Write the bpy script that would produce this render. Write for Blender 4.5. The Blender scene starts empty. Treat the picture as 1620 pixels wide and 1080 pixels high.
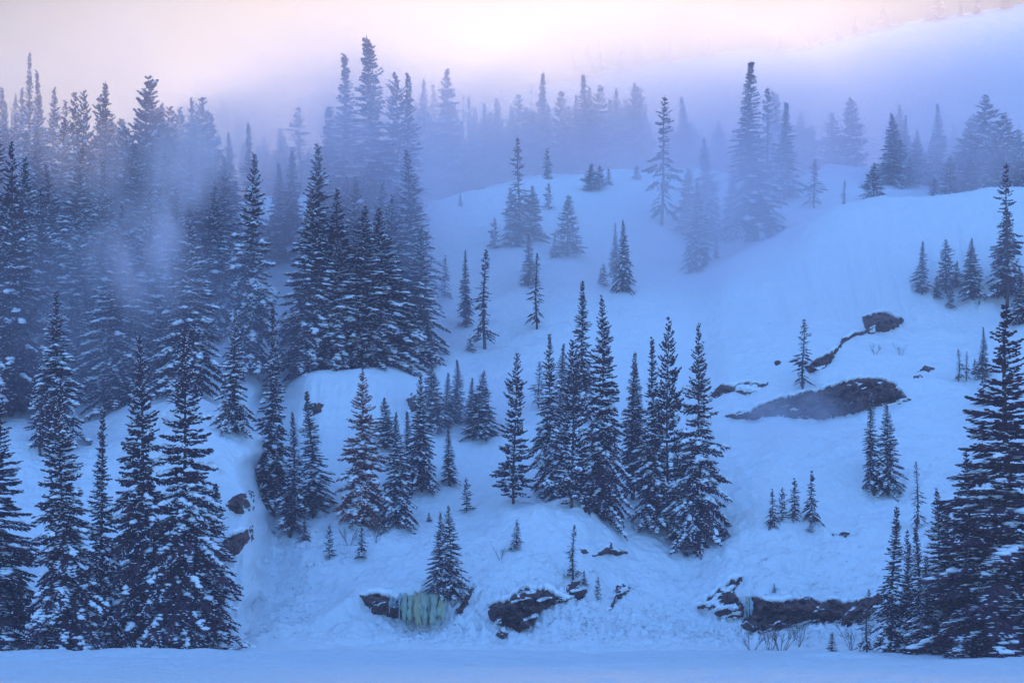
import bpy, math, random
import numpy as np
from mathutils import Vector, Matrix, noise
from mathutils.bvhtree import BVHTree

random.seed(7)
rng = np.random.default_rng(7)
scene = bpy.context.scene
col = scene.collection
R = math.radians

# ------------------------------------------------------------------ camera
CAM_Z, F, CX, HY = 2.4, 3375.0, 810.0, 970.0        # metres, focal length in photo pixels, optical centre
cam_d = bpy.data.cameras.new('camera')
cam = bpy.data.objects.new('camera', cam_d)
col.objects.link(cam)
cam.location = (0, 0, CAM_Z)
cam.rotation_euler = (R(90), 0, 0)
cam_d.sensor_width = 36
cam_d.lens = 36 * F / 1620
cam_d.shift_y = (HY - 540) / 1620                    # rising front: trunks stay vertical
cam_d.clip_start = 0.5
cam_d.clip_end = 4000
scene.camera = cam

# ------------------------------------------------------------------ world
SUN_EL, SUN_AZ = R(19.5), R(2)                         # sun behind the mountain, a little right of straight ahead
world = bpy.data.worlds.new('World')
scene.world = world
world.use_nodes = True
wn, wl = world.node_tree.nodes, world.node_tree.links
wn.clear()
out = wn.new('ShaderNodeOutputWorld')
bg = wn.new('ShaderNodeBackground')
sky = wn.new('ShaderNodeTexSky')
sky.sky_type = 'NISHITA'
sky.sun_disc = False
sky.sun_elevation = SUN_EL
sky.sun_rotation = SUN_AZ
sky.altitude = 2900
sky.air_density = 1.0
sky.dust_density = 1.5
sky.ozone_density = 4.0
bg.inputs['Strength'].default_value = 0.15
# colour cast of the dusk: blue away from the glow, cream-pink towards the hidden sun (smooth all round the dome)
tc = wn.new('ShaderNodeTexCoord')
dot = wn.new('ShaderNodeVectorMath'); dot.operation = 'DOT_PRODUCT'
dot.inputs[1].default_value = (math.sin(SUN_AZ)*math.cos(SUN_EL), math.cos(SUN_AZ)*math.cos(SUN_EL), math.sin(SUN_EL))
nrm = wn.new('ShaderNodeVectorMath'); nrm.operation = 'NORMALIZE'
ramp = wn.new('ShaderNodeValToRGB')
er = ramp.color_ramp.elements
er[0].position, er[0].color = 0.0, (0.64, 0.90, 1.0, 1)
er[1].position, er[1].color = 1.0, (0.03, 0.03, 0.0, 1)
e = ramp.color_ramp.elements.new(0.70); e.color = (0.64, 0.88, 1.0, 1)
e = ramp.color_ramp.elements.new(0.90); e.color = (0.75, 0.60, 0.36, 1)
e = ramp.color_ramp.elements.new(0.965); e.color = (0.08, 0.075, 0.0, 1)
ramp.color_ramp.interpolation = 'EASE'
mul = wn.new('ShaderNodeMix'); mul.data_type = 'RGBA'; mul.blend_type = 'MULTIPLY'
mul.inputs[0].default_value = 1.0
wl.new(tc.outputs['Generated'], nrm.inputs[0])
wl.new(nrm.outputs[0], dot.inputs[0])
mr = wn.new('ShaderNodeMapRange')
mr.inputs['From Min'].default_value = -1; mr.inputs['From Max'].default_value = 1
wl.new(dot.outputs['Value'], mr.inputs['Value'])
wl.new(mr.outputs[0], ramp.inputs[0])
wl.new(sky.outputs[0], mul.inputs[6])
wl.new(ramp.outputs[0], mul.inputs[7])
sep = wn.new('ShaderNodeSeparateXYZ'); wl.new(nrm.outputs[0], sep.inputs[0])
elev = wn.new('ShaderNodeMapRange')                  # cloud cover: brighter overhead than at the horizon
elev.inputs['To Min'].default_value = 0.34; elev.inputs['To Max'].default_value = 1.45
wl.new(sep.outputs['Z'], elev.inputs['Value'])
mul2 = wn.new('ShaderNodeVectorMath'); mul2.operation = 'SCALE'
wl.new(mul.outputs[2], mul2.inputs[0]); wl.new(elev.outputs[0], mul2.inputs['Scale'])
wl.new(mul2.outputs[0], bg.inputs['Color'])
wl.new(bg.outputs[0], out.inputs['Surface'])

sun_d = bpy.data.lights.new('sun', 'SUN')
sun_d.energy = 1.4
sun_d.angle = R(15)
sun_d.color = (1.0, 0.75, 0.42)
sun = bpy.data.objects.new('sun', sun_d)
col.objects.link(sun)
sd = Vector((math.sin(SUN_AZ)*math.cos(SUN_EL), math.cos(SUN_AZ)*math.cos(SUN_EL), math.sin(SUN_EL)))
sun.rotation_euler = sd.to_track_quat('Z', 'Y').to_euler()
sun.location = (0, 300, 300)

vs = scene.view_settings
vs.view_transform = 'Standard'
vs.look = 'None'
vs.exposure = 2.2
vs.gamma = 1.0
vs.use_curve_mapping = False
scene.cycles.use_denoising = True
scene.cycles.max_bounces = 12
scene.cycles.diffuse_bounces = 3
scene.cycles.volume_bounces = 10
scene.cycles.volume_step_rate = 1.0
scene.cycles.volume_max_steps = 128
scene.cycles.use_adaptive_sampling = True
scene.cycles.adaptive_threshold = 0.02

# ------------------------------------------------------------------ helpers
def P(px, py, d):
    return Vector(((px-CX)*d/F, d, CAM_Z + (HY-py)*d/F))

def link(o, parent=None):
    col.objects.link(o)
    if parent is not None: o.parent = parent
    return o

def np_mesh(name, verts, faces, mat=None, smooth=False):
    """verts (n,3); faces a list of (k,m) int arrays"""
    me = bpy.data.meshes.new(name)
    verts = np.asarray(verts, dtype=np.float32)
    me.vertices.add(len(verts))
    me.vertices.foreach_set('co', verts.ravel())
    faces = [np.asarray(f, dtype=np.int32) for f in (faces if isinstance(faces, list) else [faces]) if len(f)]
    loops = np.concatenate([f.ravel() for f in faces])
    tot = np.concatenate([np.full(len(f), f.shape[1], dtype=np.int32) for f in faces])
    start = np.concatenate([[0], np.cumsum(tot)[:-1]]).astype(np.int32)
    me.loops.add(len(loops))
    me.loops.foreach_set('vertex_index', loops)
    me.polygons.add(len(tot))
    me.polygons.foreach_set('loop_start', start)
    me.polygons.foreach_set('loop_total', tot)
    me.polygons.foreach_set('use_smooth', np.full(len(tot), smooth))
    me.update(calc_edges=True)
    if mat: me.materials.append(mat)
    return me

def obj(name, me, parent=None, **props):
    o = bpy.data.objects.new(name, me)
    link(o, parent)
    for k, v in props.items(): o[k] = v
    return o

def tag(o, label, cat, group=None):
    o['label'] = label; o['category'] = cat
    if group: o['group'] = group
    return o

def empty(name, loc, label, cat, group=None):
    o = bpy.data.objects.new(name, None)
    o.empty_display_size = 0.5
    o.location = loc
    link(o)
    return tag(o, label, cat, group)

def pchip(xs, ys, x):
    xs, ys = np.asarray(xs, float), np.asarray(ys, float)
    h = np.diff(xs); dl = np.diff(ys)/h
    m = np.zeros_like(ys)
    for i in range(1, len(xs)-1):
        if dl[i-1]*dl[i] > 0:
            w1, w2 = 2*h[i]+h[i-1], h[i]+2*h[i-1]
            m[i] = (w1+w2)/(w1/dl[i-1]+w2/dl[i])
    m[0], m[-1] = dl[0], dl[-1]
    x = np.clip(x, xs[0], xs[-1])
    k = np.clip(np.searchsorted(xs, x, side='right')-1, 0, len(xs)-2)
    t = (x-xs[k])/h[k]
    return ((2*t**3-3*t**2+1)*ys[k] + (t**3-2*t**2+t)*h[k]*m[k] + (-2*t**3+3*t**2)*ys[k+1] + (t**3-t**2)*h[k]*m[k+1])

# vectorised value noise (2-D), smooth, -1..1
_tab = rng.random((256, 256)).astype(np.float64)*2-1
def vnoise(x, y):
    xi, yi = np.floor(x).astype(int), np.floor(y).astype(int)
    fx, fy = x-xi, y-yi
    fx, fy = fx*fx*fx*(fx*(fx*6-15)+10), fy*fy*fy*(fy*(fy*6-15)+10)
    a = _tab[xi & 255, yi & 255]; b = _tab[(xi+1) & 255, yi & 255]
    c = _tab[xi & 255, (yi+1) & 255]; d_ = _tab[(xi+1) & 255, (yi+1) & 255]
    return (a*(1-fx)+b*fx)*(1-fy) + (c*(1-fx)+d_*fx)*fy
def fbm(x, y, o=4, g=0.5):
    s, a = 0, 1
    for i in range(o):
        s = s + a*vnoise(x*2**i+17.3*i, y*2**i-9.1*i); a *= g
    return s

# ------------------------------------------------------------------ materials
def new_mat(name):
    m = bpy.data.materials.new(name)
    m.use_nodes = True
    return m, m.node_tree.nodes, m.node_tree.links, m.node_tree.nodes['Principled BSDF']

def snow_mat(name, base=(0.80, 0.82, 0.86), bump=1.0, scale=1.0):
    m, n, l, b = new_mat(name)
    b.inputs['Base Color'].default_value = (*base, 1)
    b.inputs['Roughness'].default_value = 0.85
    b.inputs['Specular IOR Level'].default_value = 0.15
    geo = n.new('ShaderNodeNewGeometry')
    n1 = n.new('ShaderNodeTexNoise'); n1.inputs['Scale'].default_value = 0.55*scale
    n1.inputs['Detail'].default_value = 8; n1.inputs['Roughness'].default_value = 0.62
    n2 = n.new('ShaderNodeTexNoise'); n2.inputs['Scale'].default_value = 3.2*scale
    n2.inputs['Detail'].default_value = 6; n2.inputs['Roughness'].default_value = 0.7
    l.new(geo.outputs['Position'], n1.inputs['Vector']); l.new(geo.outputs['Position'], n2.inputs['Vector'])
    add = n.new('ShaderNodeMath'); add.operation = 'MULTIPLY_ADD'; add.inputs[1].default_value = 0.25
    l.new(n2.outputs['Fac'], add.inputs[0]); l.new(n1.outputs['Fac'], add.inputs[2])
    bp = n.new('ShaderNodeBump'); bp.inputs['Strength'].default_value = 1.0; bp.inputs['Distance'].default_value = 0.5*bump
    l.new(add.outputs[0], bp.inputs['Height']); l.new(bp.outputs[0], b.inputs['Normal'])
    # old crust and fresh snow differ a little in colour
    mx = n.new('ShaderNodeMix'); mx.data_type = 'RGBA'
    mx.inputs[6].default_value = (*[c*0.93 for c in base], 1); mx.inputs[7].default_value = (*base, 1)
    l.new(n1.outputs['Fac'], mx.inputs[0]); l.new(mx.outputs[2], b.inputs['Base Color'])
    return m
M_snow = snow_mat('snow')
M_lake = snow_mat('wind_packed_snow', (0.72, 0.76, 0.82), 0.9, 1.6)

def plain(name, c1, c2, rough=0.8, scale=3.0, spec=0.2, bump=0.0):
    m, n, l, b = new_mat(name)
    geo = n.new('ShaderNodeNewGeometry')
    nz = n.new('ShaderNodeTexNoise'); nz.inputs['Scale'].default_value = scale
    nz.inputs['Detail'].default_value = 5
    l.new(geo.outputs['Position'], nz.inputs['Vector'])
    rp = n.new('ShaderNodeValToRGB')
    rp.color_ramp.elements[0].position = 0.35; rp.color_ramp.elements[0].color = (*c1, 1)
    rp.color_ramp.elements[1].position = 0.65; rp.color_ramp.elements[1].color = (*c2, 1)
    l.new(nz.outputs['Fac'], rp.inputs[0]); l.new(rp.outputs[0], b.inputs['Base Color'])
    b.inputs['Roughness'].default_value = rough; b.inputs['Specular IOR Level'].default_value = spec
    if bump:
        bp = n.new('ShaderNodeBump'); bp.inputs['Distance'].default_value = bump
        l.new(nz.outputs['Fac'], bp.inputs['Height']); l.new(bp.outputs[0], b.inputs['Normal'])
    return m
M_tsnow = plain('tree_snow', (0.78, 0.80, 0.85), (0.86, 0.87, 0.90), 0.8, 2.0, 0.1)
M_fol = plain('fir_needles', (0.055, 0.025, 0.042), (0.088, 0.037, 0.056), 0.75, 0.9, 0.15)
M_pine = plain('pine_needles', (0.050, 0.027, 0.042), (0.08, 0.038, 0.056), 0.75, 0.9, 0.15)
M_rust = plain('rusty_needles', (0.19, 0.055, 0.04), (0.27, 0.08, 0.055), 0.8, 0.9, 0.1)
M_bark = plain('bark', (0.065, 0.048, 0.040), (0.12, 0.09, 0.08), 0.9, 4.0, 0.1, 0.05)
M_twig = plain('twig_bark', (0.08, 0.055, 0.05), (0.12, 0.085, 0.075), 0.9, 4.0, 0.1)

def rock_mat():
    m, n, l, b = new_mat('granite')
    geo = n.new('ShaderNodeNewGeometry')
    nz = n.new('ShaderNodeTexNoise'); nz.inputs['Scale'].default_value = 1.3; nz.inputs['Detail'].default_value = 8
    nz.inputs['Roughness'].default_value = 0.7
    vo = n.new('ShaderNodeTexVoronoi'); vo.inputs['Scale'].default_value = 0.9; vo.feature = 'DISTANCE_TO_EDGE'
    l.new(geo.outputs['Position'], nz.inputs['Vector'])
    sc = n.new('ShaderNodeVectorMath'); sc.operation = 'MULTIPLY_ADD'
    sc.inputs[1].default_value = (0.7,)*3
    l.new(nz.outputs['Color'], sc.inputs[0]); l.new(geo.outputs['Position'], sc.inputs[2])
    l.new(sc.outputs[0], vo.inputs['Vector'])
    rp = n.new('ShaderNodeValToRGB')
    rp.color_ramp.elements[0].position = 0.3; rp.color_ramp.elements[0].color = (0.085, 0.042, 0.040, 1)
    rp.color_ramp.elements[1].position = 0.72; rp.color_ramp.elements[1].color = (0.24, 0.13, 0.115, 1)
    l.new(nz.outputs['Fac'], rp.inputs[0])
    l.new(rp.outputs[0], b.inputs['Base Color'])
    b.inputs['Roughness'].default_value = 0.85; b.inputs['Specular IOR Level'].default_value = 0.2
    mn = n.new('ShaderNodeMath'); mn.operation = 'MINIMUM'; mn.inputs[1].default_value = 0.12
    l.new(vo.outputs['Distance'], mn.inputs[0])
    ad = n.new('ShaderNodeMath'); ad.operation = 'MULTIPLY_ADD'; ad.inputs[1].default_value = 2.0
    l.new(mn.outputs[0], ad.inputs[0]); l.new(nz.outputs['Fac'], ad.inputs[2])
    bp = n.new('ShaderNodeBump'); bp.inputs['Distance'].default_value = 0.25
    bp.inputs['Distance'].default_value = 0.5
    l.new(ad.outputs[0], bp.inputs['Height']); l.new(bp.outputs[0], b.inputs['Normal'])
    return m
M_rock = rock_mat()

def ice_mat(name, c):
    m, n, l, b = new_mat(name)
    b.inputs['Base Color'].default_value = (*c, 1)
    b.inputs['Roughness'].default_value = 0.28
    b.inputs['IOR'].default_value = 1.31
    b.inputs['Subsurface Weight'].default_value = 0.3
    b.inputs['Subsurface Radius'].default_value = (0.1, 0.2, 0.2)
    geo = n.new('ShaderNodeNewGeometry')
    nz = n.new('ShaderNodeTexNoise'); nz.inputs['Scale'].default_value = 3.0; nz.inputs['Detail'].default_value = 6
    mp = n.new('ShaderNodeMapping'); mp.inputs['Scale'].default_value = (2.2, 1, 0.45)
    l.new(geo.outputs['Position'], mp.inputs['Vector']); l.new(mp.outputs[0], nz.inputs['Vector'])
    mx = n.new('ShaderNodeMix'); mx.data_type = 'RGBA'
    mx.inputs[6].default_value = (*[k*0.6 for k in c], 1); mx.inputs[7].default_value = (*[min(1, k*1.3) for k in c], 1)
    l.new(nz.outputs['Fac'], mx.inputs[0]); l.new(mx.outputs[2], b.inputs['Base Color'])
    bp = n.new('ShaderNodeBump'); bp.inputs['Distance'].default_value = 0.08
    l.new(nz.outputs['Fac'], bp.inputs['Height']); l.new(bp.outputs[0], b.inputs['Normal'])
    return m
M_ice_teal = ice_mat('teal_ice', (0.31, 0.38, 0.29))
M_ice_amber = ice_mat('amber_ice', (0.36, 0.36, 0.21))
M_ice_blue = ice_mat('blue_ice', (0.26, 0.36, 0.40))

# ------------------------------------------------------------------ hillside
# knots per view column: distance (m) and apparent height: shore, apron, cliff base, cliff top, bench, low slope, shelf base,
# shelf crest, behind the shelf, upper slope, shoulder, dip, crest, behind, far behind
COLS = {
 -420: [(112,),(120,1005),(128,950),(136,880),(144,820),(153,740),(161,690),(170,640),(180,590),(200,450),(212,385),(222,350),(234,325),(258,335),(340,400)],
 -60: [(121,),(129,1015),(135,975),(141,895),(147,820),(153,745),(158,702),(167,655),(177,615),(202,450),(214,385),(223,350),(234,322),(258,335),(340,400)],
 60: [(122,),(130,1013),(136,970),(142,890),(148,818),(154,745),(159,700),(168,655),(178,612),(203,450),(214,385),(223,350),(234,322),(258,335),(340,400)],
 150: [(124,),(130,1012),(136,960),(143,880),(149,810),(155,740),(161,690),(170,650),(180,600),(204,450),(215,380),(224,347),(234,322),(258,335),(340,400)],
 240: [(124,),(129,1012),(134,958),(139,880),(145,800),(151,725),(157,675),(164,640),(175,606),(200,465),(214,380),(224,345),(234,322),(258,335),(340,400)],
 310: [(124,),(129,1014),(133,965),(137,885),(142,785),(147,700),(152,652),(158,627),(170,612),(195,480),(212,385),(223,345),(234,321),(258,335),(340,400)],
 385: [(124,),(129,1019),(132,990),(135,910),(139,810),(143,738),(149,697),(157,670),(170,630),(195,490),(212,390),(223,345),(234,319),(258,335),(340,400)],
 428: [(126,),(133,1006),(140,972),(148,912),(154,850),(161,780),(168,715),(175,660),(182,612),(198,490),(212,395),(223,348),(234,317),(258,335),(340,400)],
 500: [(126,),(133,1006),(139,965),(146,900),(152,850),(159,780),(165,710),(169,640),(174,587),(185,582),(203,440),(219,362),(234,312),(258,335),(340,400)],
 580: [(126,),(135,1004),(138,950),(145,900),(151,850),(158,785),(165,712),(169,640),(175,582),(186,578),(204,430),(220,358),(235,312),(260,332),(340,400)],
 660: [(126,),(135.5,1004),(138,945),(145,895),(151,850),(158,790),(165,720),(171,652),(178,590),(188,566),(205,430),(221,360),(236,318),(260,332),(340,400)],
 740: [(126,),(135,1004),(138.5,948),(145,885),(151,845),(158,790),(166,720),(174,655),(183,590),(193,525),(209,425),(224,350),(239,299),(264,318),(340,400)],
 820: [(126,),(134,1008),(138,955),(143,870),(149,804),(157,780),(166,710),(174,650),(183,585),(193,520),(210,415),(226,335),(242,282),(268,300),(340,400)],
 900: [(126,),(134,1006),(139,940),(144,860),(149,803),(157,780),(167,700),(175,640),(184,575),(194,510),(211,408),(228,325),(245,271),(270,290),(340,400)],
 1000:[(126,),(135,1005),(141,950),(147,882),(152,836),(159,790),(168,715),(176,650),(185,580),(195,510),(212,408),(229,320),(246,265),(272,285),(340,400)],
 1090:[(126,),(135,1010),(141,975),(146,930),(152,872),(159,812),(168,722),(176,655),(185,585),(195,520),(210,440),(222,375),(246,268),(272,290),(340,400)],
 1150:[(126,),(135,1012),(141,988),(144,920),(151,855),(159,790),(168,705),(174,655),(179,612),(189,540),(206,425),(222,392),(246,282),(272,300),(340,390)],
 1220:[(126,),(136,1012),(141,990),(144,925),(151,845),(159,775),(169,695),(175,652),(179,606),(188,540),(204,402),(222,378),(250,302),(276,300),(340,370)],
 1300:[(126,),(136,1010),(142,986),(145,930),(152,850),(160,780),(169,700),(175,655),(180,598),(188,535),(207,345),(226,350),(262,260),(288,285),(340,340)],
 1390:[(126,),(136,1010),(142,978),(146,930),(153,850),(160,780),(168,700),(175,652),(181,600),(189,528),(208,317),(228,335),(264,270),(290,290),(340,330)],
 1500:[(125,),(133,1008),(140,960),(147,890),(153,830),(160,770),(168,700),(175,640),(181,590),(189,515),(207,307),(228,325),(266,296),(290,300),(340,320)],
 1620:[(123,),(130,1005),(137,945),(144,875),(151,812),(158,750),(166,680),(173,620),(180,565),(188,500),(205,299),(226,318),(266,290),(290,296),(340,310)],
 1950:[(118,),(125,1005),(132,945),(139,875),(146,812),(153,750),(161,680),(168,620),(175,565),(183,500),(201,297),(222,315),(262,285),(290,290),(340,300)],
}
us = sorted(COLS)
KD, KV = [], []
for u in us:
    c = COLS[u]
    ds = [c[0][0]-14] + [k[0] for k in c]
    vv = [HY+(CAM_Z+1.2)*F/(c[0][0]-14), HY+CAM_Z*F/c[0][0]] + [k[1] for k in c[1:]]
    KD.append(ds); KV.append(vv)
KD, KV = np.array(KD, float), np.array(KV, float)
NU, NT = 640, 470
ug = np.concatenate([np.linspace(-420, -40, 30, endpoint=False), np.linspace(-40, 1660, NU-60, endpoint=False), np.linspace(1660, 1950, 30)])
nk = KD.shape[1]
Du = np.stack([pchip(us, KD[:, k], ug) for k in range(nk)], 1)
Vu = np.stack([pchip(us, KV[:, k], ug) for k in range(nk)], 1)
# smooth between columns a little
def smooth_u(A, n=6):
    for _ in range(n):
        A[1:-1] = 0.25*A[:-2]+0.5*A[1:-1]+0.25*A[2:]
    return A
Du, Vu = smooth_u(Du), smooth_u(Vu)
kk = np.arange(nk)
tg = np.concatenate([np.linspace(0, 13, NT-40, endpoint=False), np.linspace(13, nk-1, 40)])
D = np.stack([pchip(kk, Du[i], tg) for i in range(len(ug))])
V = np.stack([pchip(kk, Vu[i], tg) for i in range(len(ug))])
for j in range(len(tg)):                             # let the flanks of mounds and gullies wander
    wj = 15*float(fbm(np.array([tg[j]*1.3]), np.array([2.3]), 3)[0])
    D[:, j] = np.interp(ug+wj, ug, D[:, j]); V[:, j] = np.interp(ug+wj, ug, V[:, j])
for _ in range(7):                                   # round off knots along the slope
    D[:, 1:-1] = 0.25*D[:, :-2]+0.5*D[:, 1:-1]+0.25*D[:, 2:]
    V[:, 1:-1] = 0.25*V[:, :-2]+0.5*V[:, 1:-1]+0.25*V[:, 2:]
X = (ug[:, None]-CX)*D/F
Z = CAM_Z+(HY-V)*D/F
Y = D.copy()
T = np.broadcast_to(tg[None, :], D.shape)
# steepness for relief
dz = np.gradient(Z, axis=1); dy = np.gradient(Y, axis=1)
steep = np.clip(dz/np.maximum(np.abs(dy), 1e-3), 0, 3)
low = np.clip((8.0-T)/5.0, 0, 1)
runn = vnoise(X*0.9+0.08*Z, Z*0.07+4)*0.6 + vnoise(X*2.3+0.1*Z, Z*0.12)*0.4 + 0.3*vnoise(X*4.7, Z*0.2)
dist_fade = np.clip((T-1.0), 0, 1)
UG = np.broadcast_to(ug[:, None], D.shape)
flute = np.clip(1-np.abs(UG-1262)/110, 0, 1)*np.clip(1-np.abs(V-885)/75, 0, 1) + np.clip(1-np.abs(UG-1545)/90, 0, 1)*np.clip(1-np.abs(V-590)/190, 0, 1) \
      + 0.7*np.clip(1-np.abs(UG-970)/90, 0, 1)*np.clip(1-np.abs(V-890)/70, 0, 1)
Y2f = 0.9*flute*(np.abs(vnoise(X*1.1+3, Z*0.05))+0.5*np.abs(vnoise(X*2.6, Z*0.09+8)))
Y2 = Y + Y2f - runn*np.clip(steep-0.45, 0, 1)*0.9*dist_fade
Z2 = Z + 0.6*fbm(X*0.07+3, Y*0.07, 3)*np.clip(T-1.5, 0, 1)
Z2 += (0.12+0.30*low)*fbm(X*0.42, Y*0.42+Z*0.3, 5, 0.6)*dist_fade
rough = np.clip(0.5+1.2*vnoise(X*0.06+9, Y*0.09+2), 0, 1)            # patches of slid, lumpy snow between smooth drifts
Z2 += low*(0.10+0.42*rough)*np.abs(fbm(X*1.2+5, (Y+Z)*1.0, 4, 0.6))*dist_fade
Z2 += 0.16*np.abs(vnoise(X*0.22+Z*0.12, Z*0.16-X*0.05))*dist_fade*(1-low)   # wind lips higher up
verts = np.stack([X, Y2, Z2], -1).reshape(-1, 3)
nu, nt = D.shape
ii, jj = np.meshgrid(np.arange(nu-1), np.arange(nt-1), indexing='ij')
a = (ii*nt+jj).ravel(); quads = np.stack([a, a+nt, a+nt+1, a+1], 1)
hill_me = np_mesh('hillside', verts, [quads], M_snow, True)
hill = obj('hillside', hill_me, kind='structure')
BV = BVHTree.FromPolygons([tuple(v) for v in verts.tolist()], quads.tolist())
camP = Vector((0, 0, CAM_Z))
def hit(px, py):
    dr = Vector(((px-CX)/F, 1, (HY-py)/F)).normalized()
    r = BV.ray_cast(camP, dr)
    return r[0], r[1]
def drop(x, y):
    r = BV.ray_cast(Vector((x, y, 400)), Vector((0, 0, -1)))
    return r[0] if r[0] is not None else Vector((x, y, 0))

# frozen lake
lx = np.concatenate([np.linspace(-220, -45, 20, endpoint=False), np.linspace(-45, 45, 260, endpoint=False), np.linspace(45, 220, 20)])
ly = np.concatenate([np.linspace(-120, 60, 20, endpoint=False), np.linspace(60, 140, 330)])
LX, LY = np.meshgrid(lx, ly, indexing='ij')
near = np.clip((LY-55)/10, 0, 1)
LZ = 0.16*fbm(LX*0.10, LY*0.22, 4) + 0.07*fbm(LX*0.6+7, LY*1.5, 4, 0.65)*near
LZ += 0.55*np.clip(vnoise(LX*0.12, LY*0.2+3)+0.2*vnoise(LX*0.6, LY*0.8), 0, 1)*np.exp(-((LY-115)/6.0)**2)          # drifts along the shore
bank = np.exp(-((LY-(86+0.22*(LX+20)+3*vnoise(LX*0.08, LX*0+2)))/4.0)**2)*np.clip((-LX-2)/14, 0, 1)
LZ += 0.28*bank
track = np.exp(-((LY-(104+1.2*np.sin(LX*0.09)))/0.7)**2) + np.exp(-((LY-(94+0.02*LX+0.8*np.sin(LX*0.13+1)))/0.5)**2)
LZ += track*(0.12*vnoise(LX*2.4, LY*3)-0.10)
lv = np.stack([LX, LY, LZ], -1).reshape(-1, 3)
n2 = len(ly); ii, jj = np.meshgrid(np.arange(len(lx)-1), np.arange(n2-1), indexing='ij'); a = (ii*n2+jj).ravel()
lake = obj('frozen_lake', np_mesh('frozen_lake', lv, [np.stack([a, a+n2, a+n2+1, a+1], 1)], M_lake, True), kind='structure')

# crumbled snow that has slid down to the foot of the steep faces
def clods(regions, seed):
    r = np.random.default_rng(seed); cs = []
    for (x0, y0, x1, y1, n) in regions:
        for k in range(n):
            px = r.uniform(x0, x1); py = r.uniform(y0, y1)
            if vnoise(np.array([px*0.03]), np.array([py*0.05]))[0] < -0.1: continue
            h, nn = hit(px, py)
            if h is not None: cs.append((h.x, h.y, h.z, r.uniform(0.04, 0.13)*(1.8 if r.random() < 0.08 else 1)))
    cs = np.array(cs); n = len(cs); tv, tf = CL
    v = tv[None]*r.uniform(0.7, 1.3, (n, len(tv), 1))*cs[:, 3][:, None, None]*np.array([1.2, 1.0, 0.8])
    v = v+cs[:, None, :3]
    f = (tf[None]+np.arange(n)[:, None, None]*len(tv)).reshape(-1, 3)
    obj('snow_clods', np_mesh('snow_clods', v.reshape(-1, 3), [f], M_snow, True), kind='stuff')
import bmesh
_b = bmesh.new(); bmesh.ops.create_icosphere(_b, subdivisions=1, radius=1); _b.verts.ensure_lookup_table()
CL = (np.array([v.co[:] for v in _b.verts]), np.array([[w.index for w in p.verts] for p in _b.faces])); _b.free()
clods([(405, 850, 560, 1010, 420), (880, 900, 1080, 1010, 420), (560, 990, 860, 1016, 300), (1190, 860, 1400, 935, 120), (1080, 990, 1420, 1022, 400), (700, 850, 780, 930, 60)], 5)

# mountain behind
mu = [-700, 0, 400, 700, 850, 1000, 1150, 1250, 1330, 1400, 1500, 1620, 1900, 2400]
mv = [330, 310, 270, 190, 135, 106, 92, 80, 62, 46, 28, 8, -50, -120]
bu = np.linspace(-700, 2400, 220)
bt = np.linspace(0, 1, 70)
crest = pchip(mu, mv, bu)
BD = 325+ (430-325)*bt[None, :]*1.35 + 0*bu[:, None]
prof = np.where(bt < 0.74, (bt/0.74), 1-((bt-0.74)/0.26)*0.6)[None, :]
prof = prof**1.15
zc = CAM_Z+(HY-crest)*430/F
base_z = np.minimum(30, zc-10)
BZ = base_z[:, None]+(zc-base_z)[:, None]*prof
BX = (bu[:, None]-CX)*BD/F
BZ = BZ + 1.6*fbm(BX*0.03, BD*0.03, 4)*np.sin(np.pi*bt)[None, :]
bv = np.stack([BX, BD, BZ], -1).reshape(-1, 3)
n2 = len(bt); ii, jj = np.meshgrid(np.arange(len(bu)-1), np.arange(n2-1), indexing='ij'); a = (ii*n2+jj).ravel()
bq = np.stack([a, a+n2, a+n2+1, a+1], 1)
mountain = obj('mountain', np_mesh('mountain', bv, [bq], M_snow, True), kind='structure')
BV2 = BVHTree.FromPolygons([tuple(v) for v in bv.tolist()], bq.tolist())

# ------------------------------------------------------------------ haze and drifting mist
def box_mesh(name, x0, x1, y0, y1, z0, z1):
    v = [(x, y, z) for x in (x0, x1) for y in (y0, y1) for z in (z0, z1)]
    f = [(0, 1, 3, 2), (4, 6, 7, 5), (0, 4, 5, 1), (2, 3, 7, 6), (0, 2, 6, 4), (1, 5, 7, 3)]
    return np_mesh(name, v, [np.array(f)])
def vol_mat(name, density, color, aniso=0.2):
    m = bpy.data.materials.new(name); m.use_nodes = True
    n, l = m.node_tree.nodes, m.node_tree.links
    n.clear()
    o = n.new('ShaderNodeOutputMaterial'); pv = n.new('ShaderNodeVolumePrincipled')
    pv.inputs['Color'].default_value = (*color, 1); pv.inputs['Density'].default_value = density
    pv.inputs['Anisotropy'].default_value = aniso
    l.new(pv.outputs[0], o.inputs['Volume'])
    return m, n, l, pv
hz = obj('haze', box_mesh('haze', -520, 520, -130, 620, -2.5, 190), kind='stuff')
hz.data.materials.append(vol_mat('haze_air', 0.0005, (0.72, 0.74, 1.0), 0.0)[0])

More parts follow.
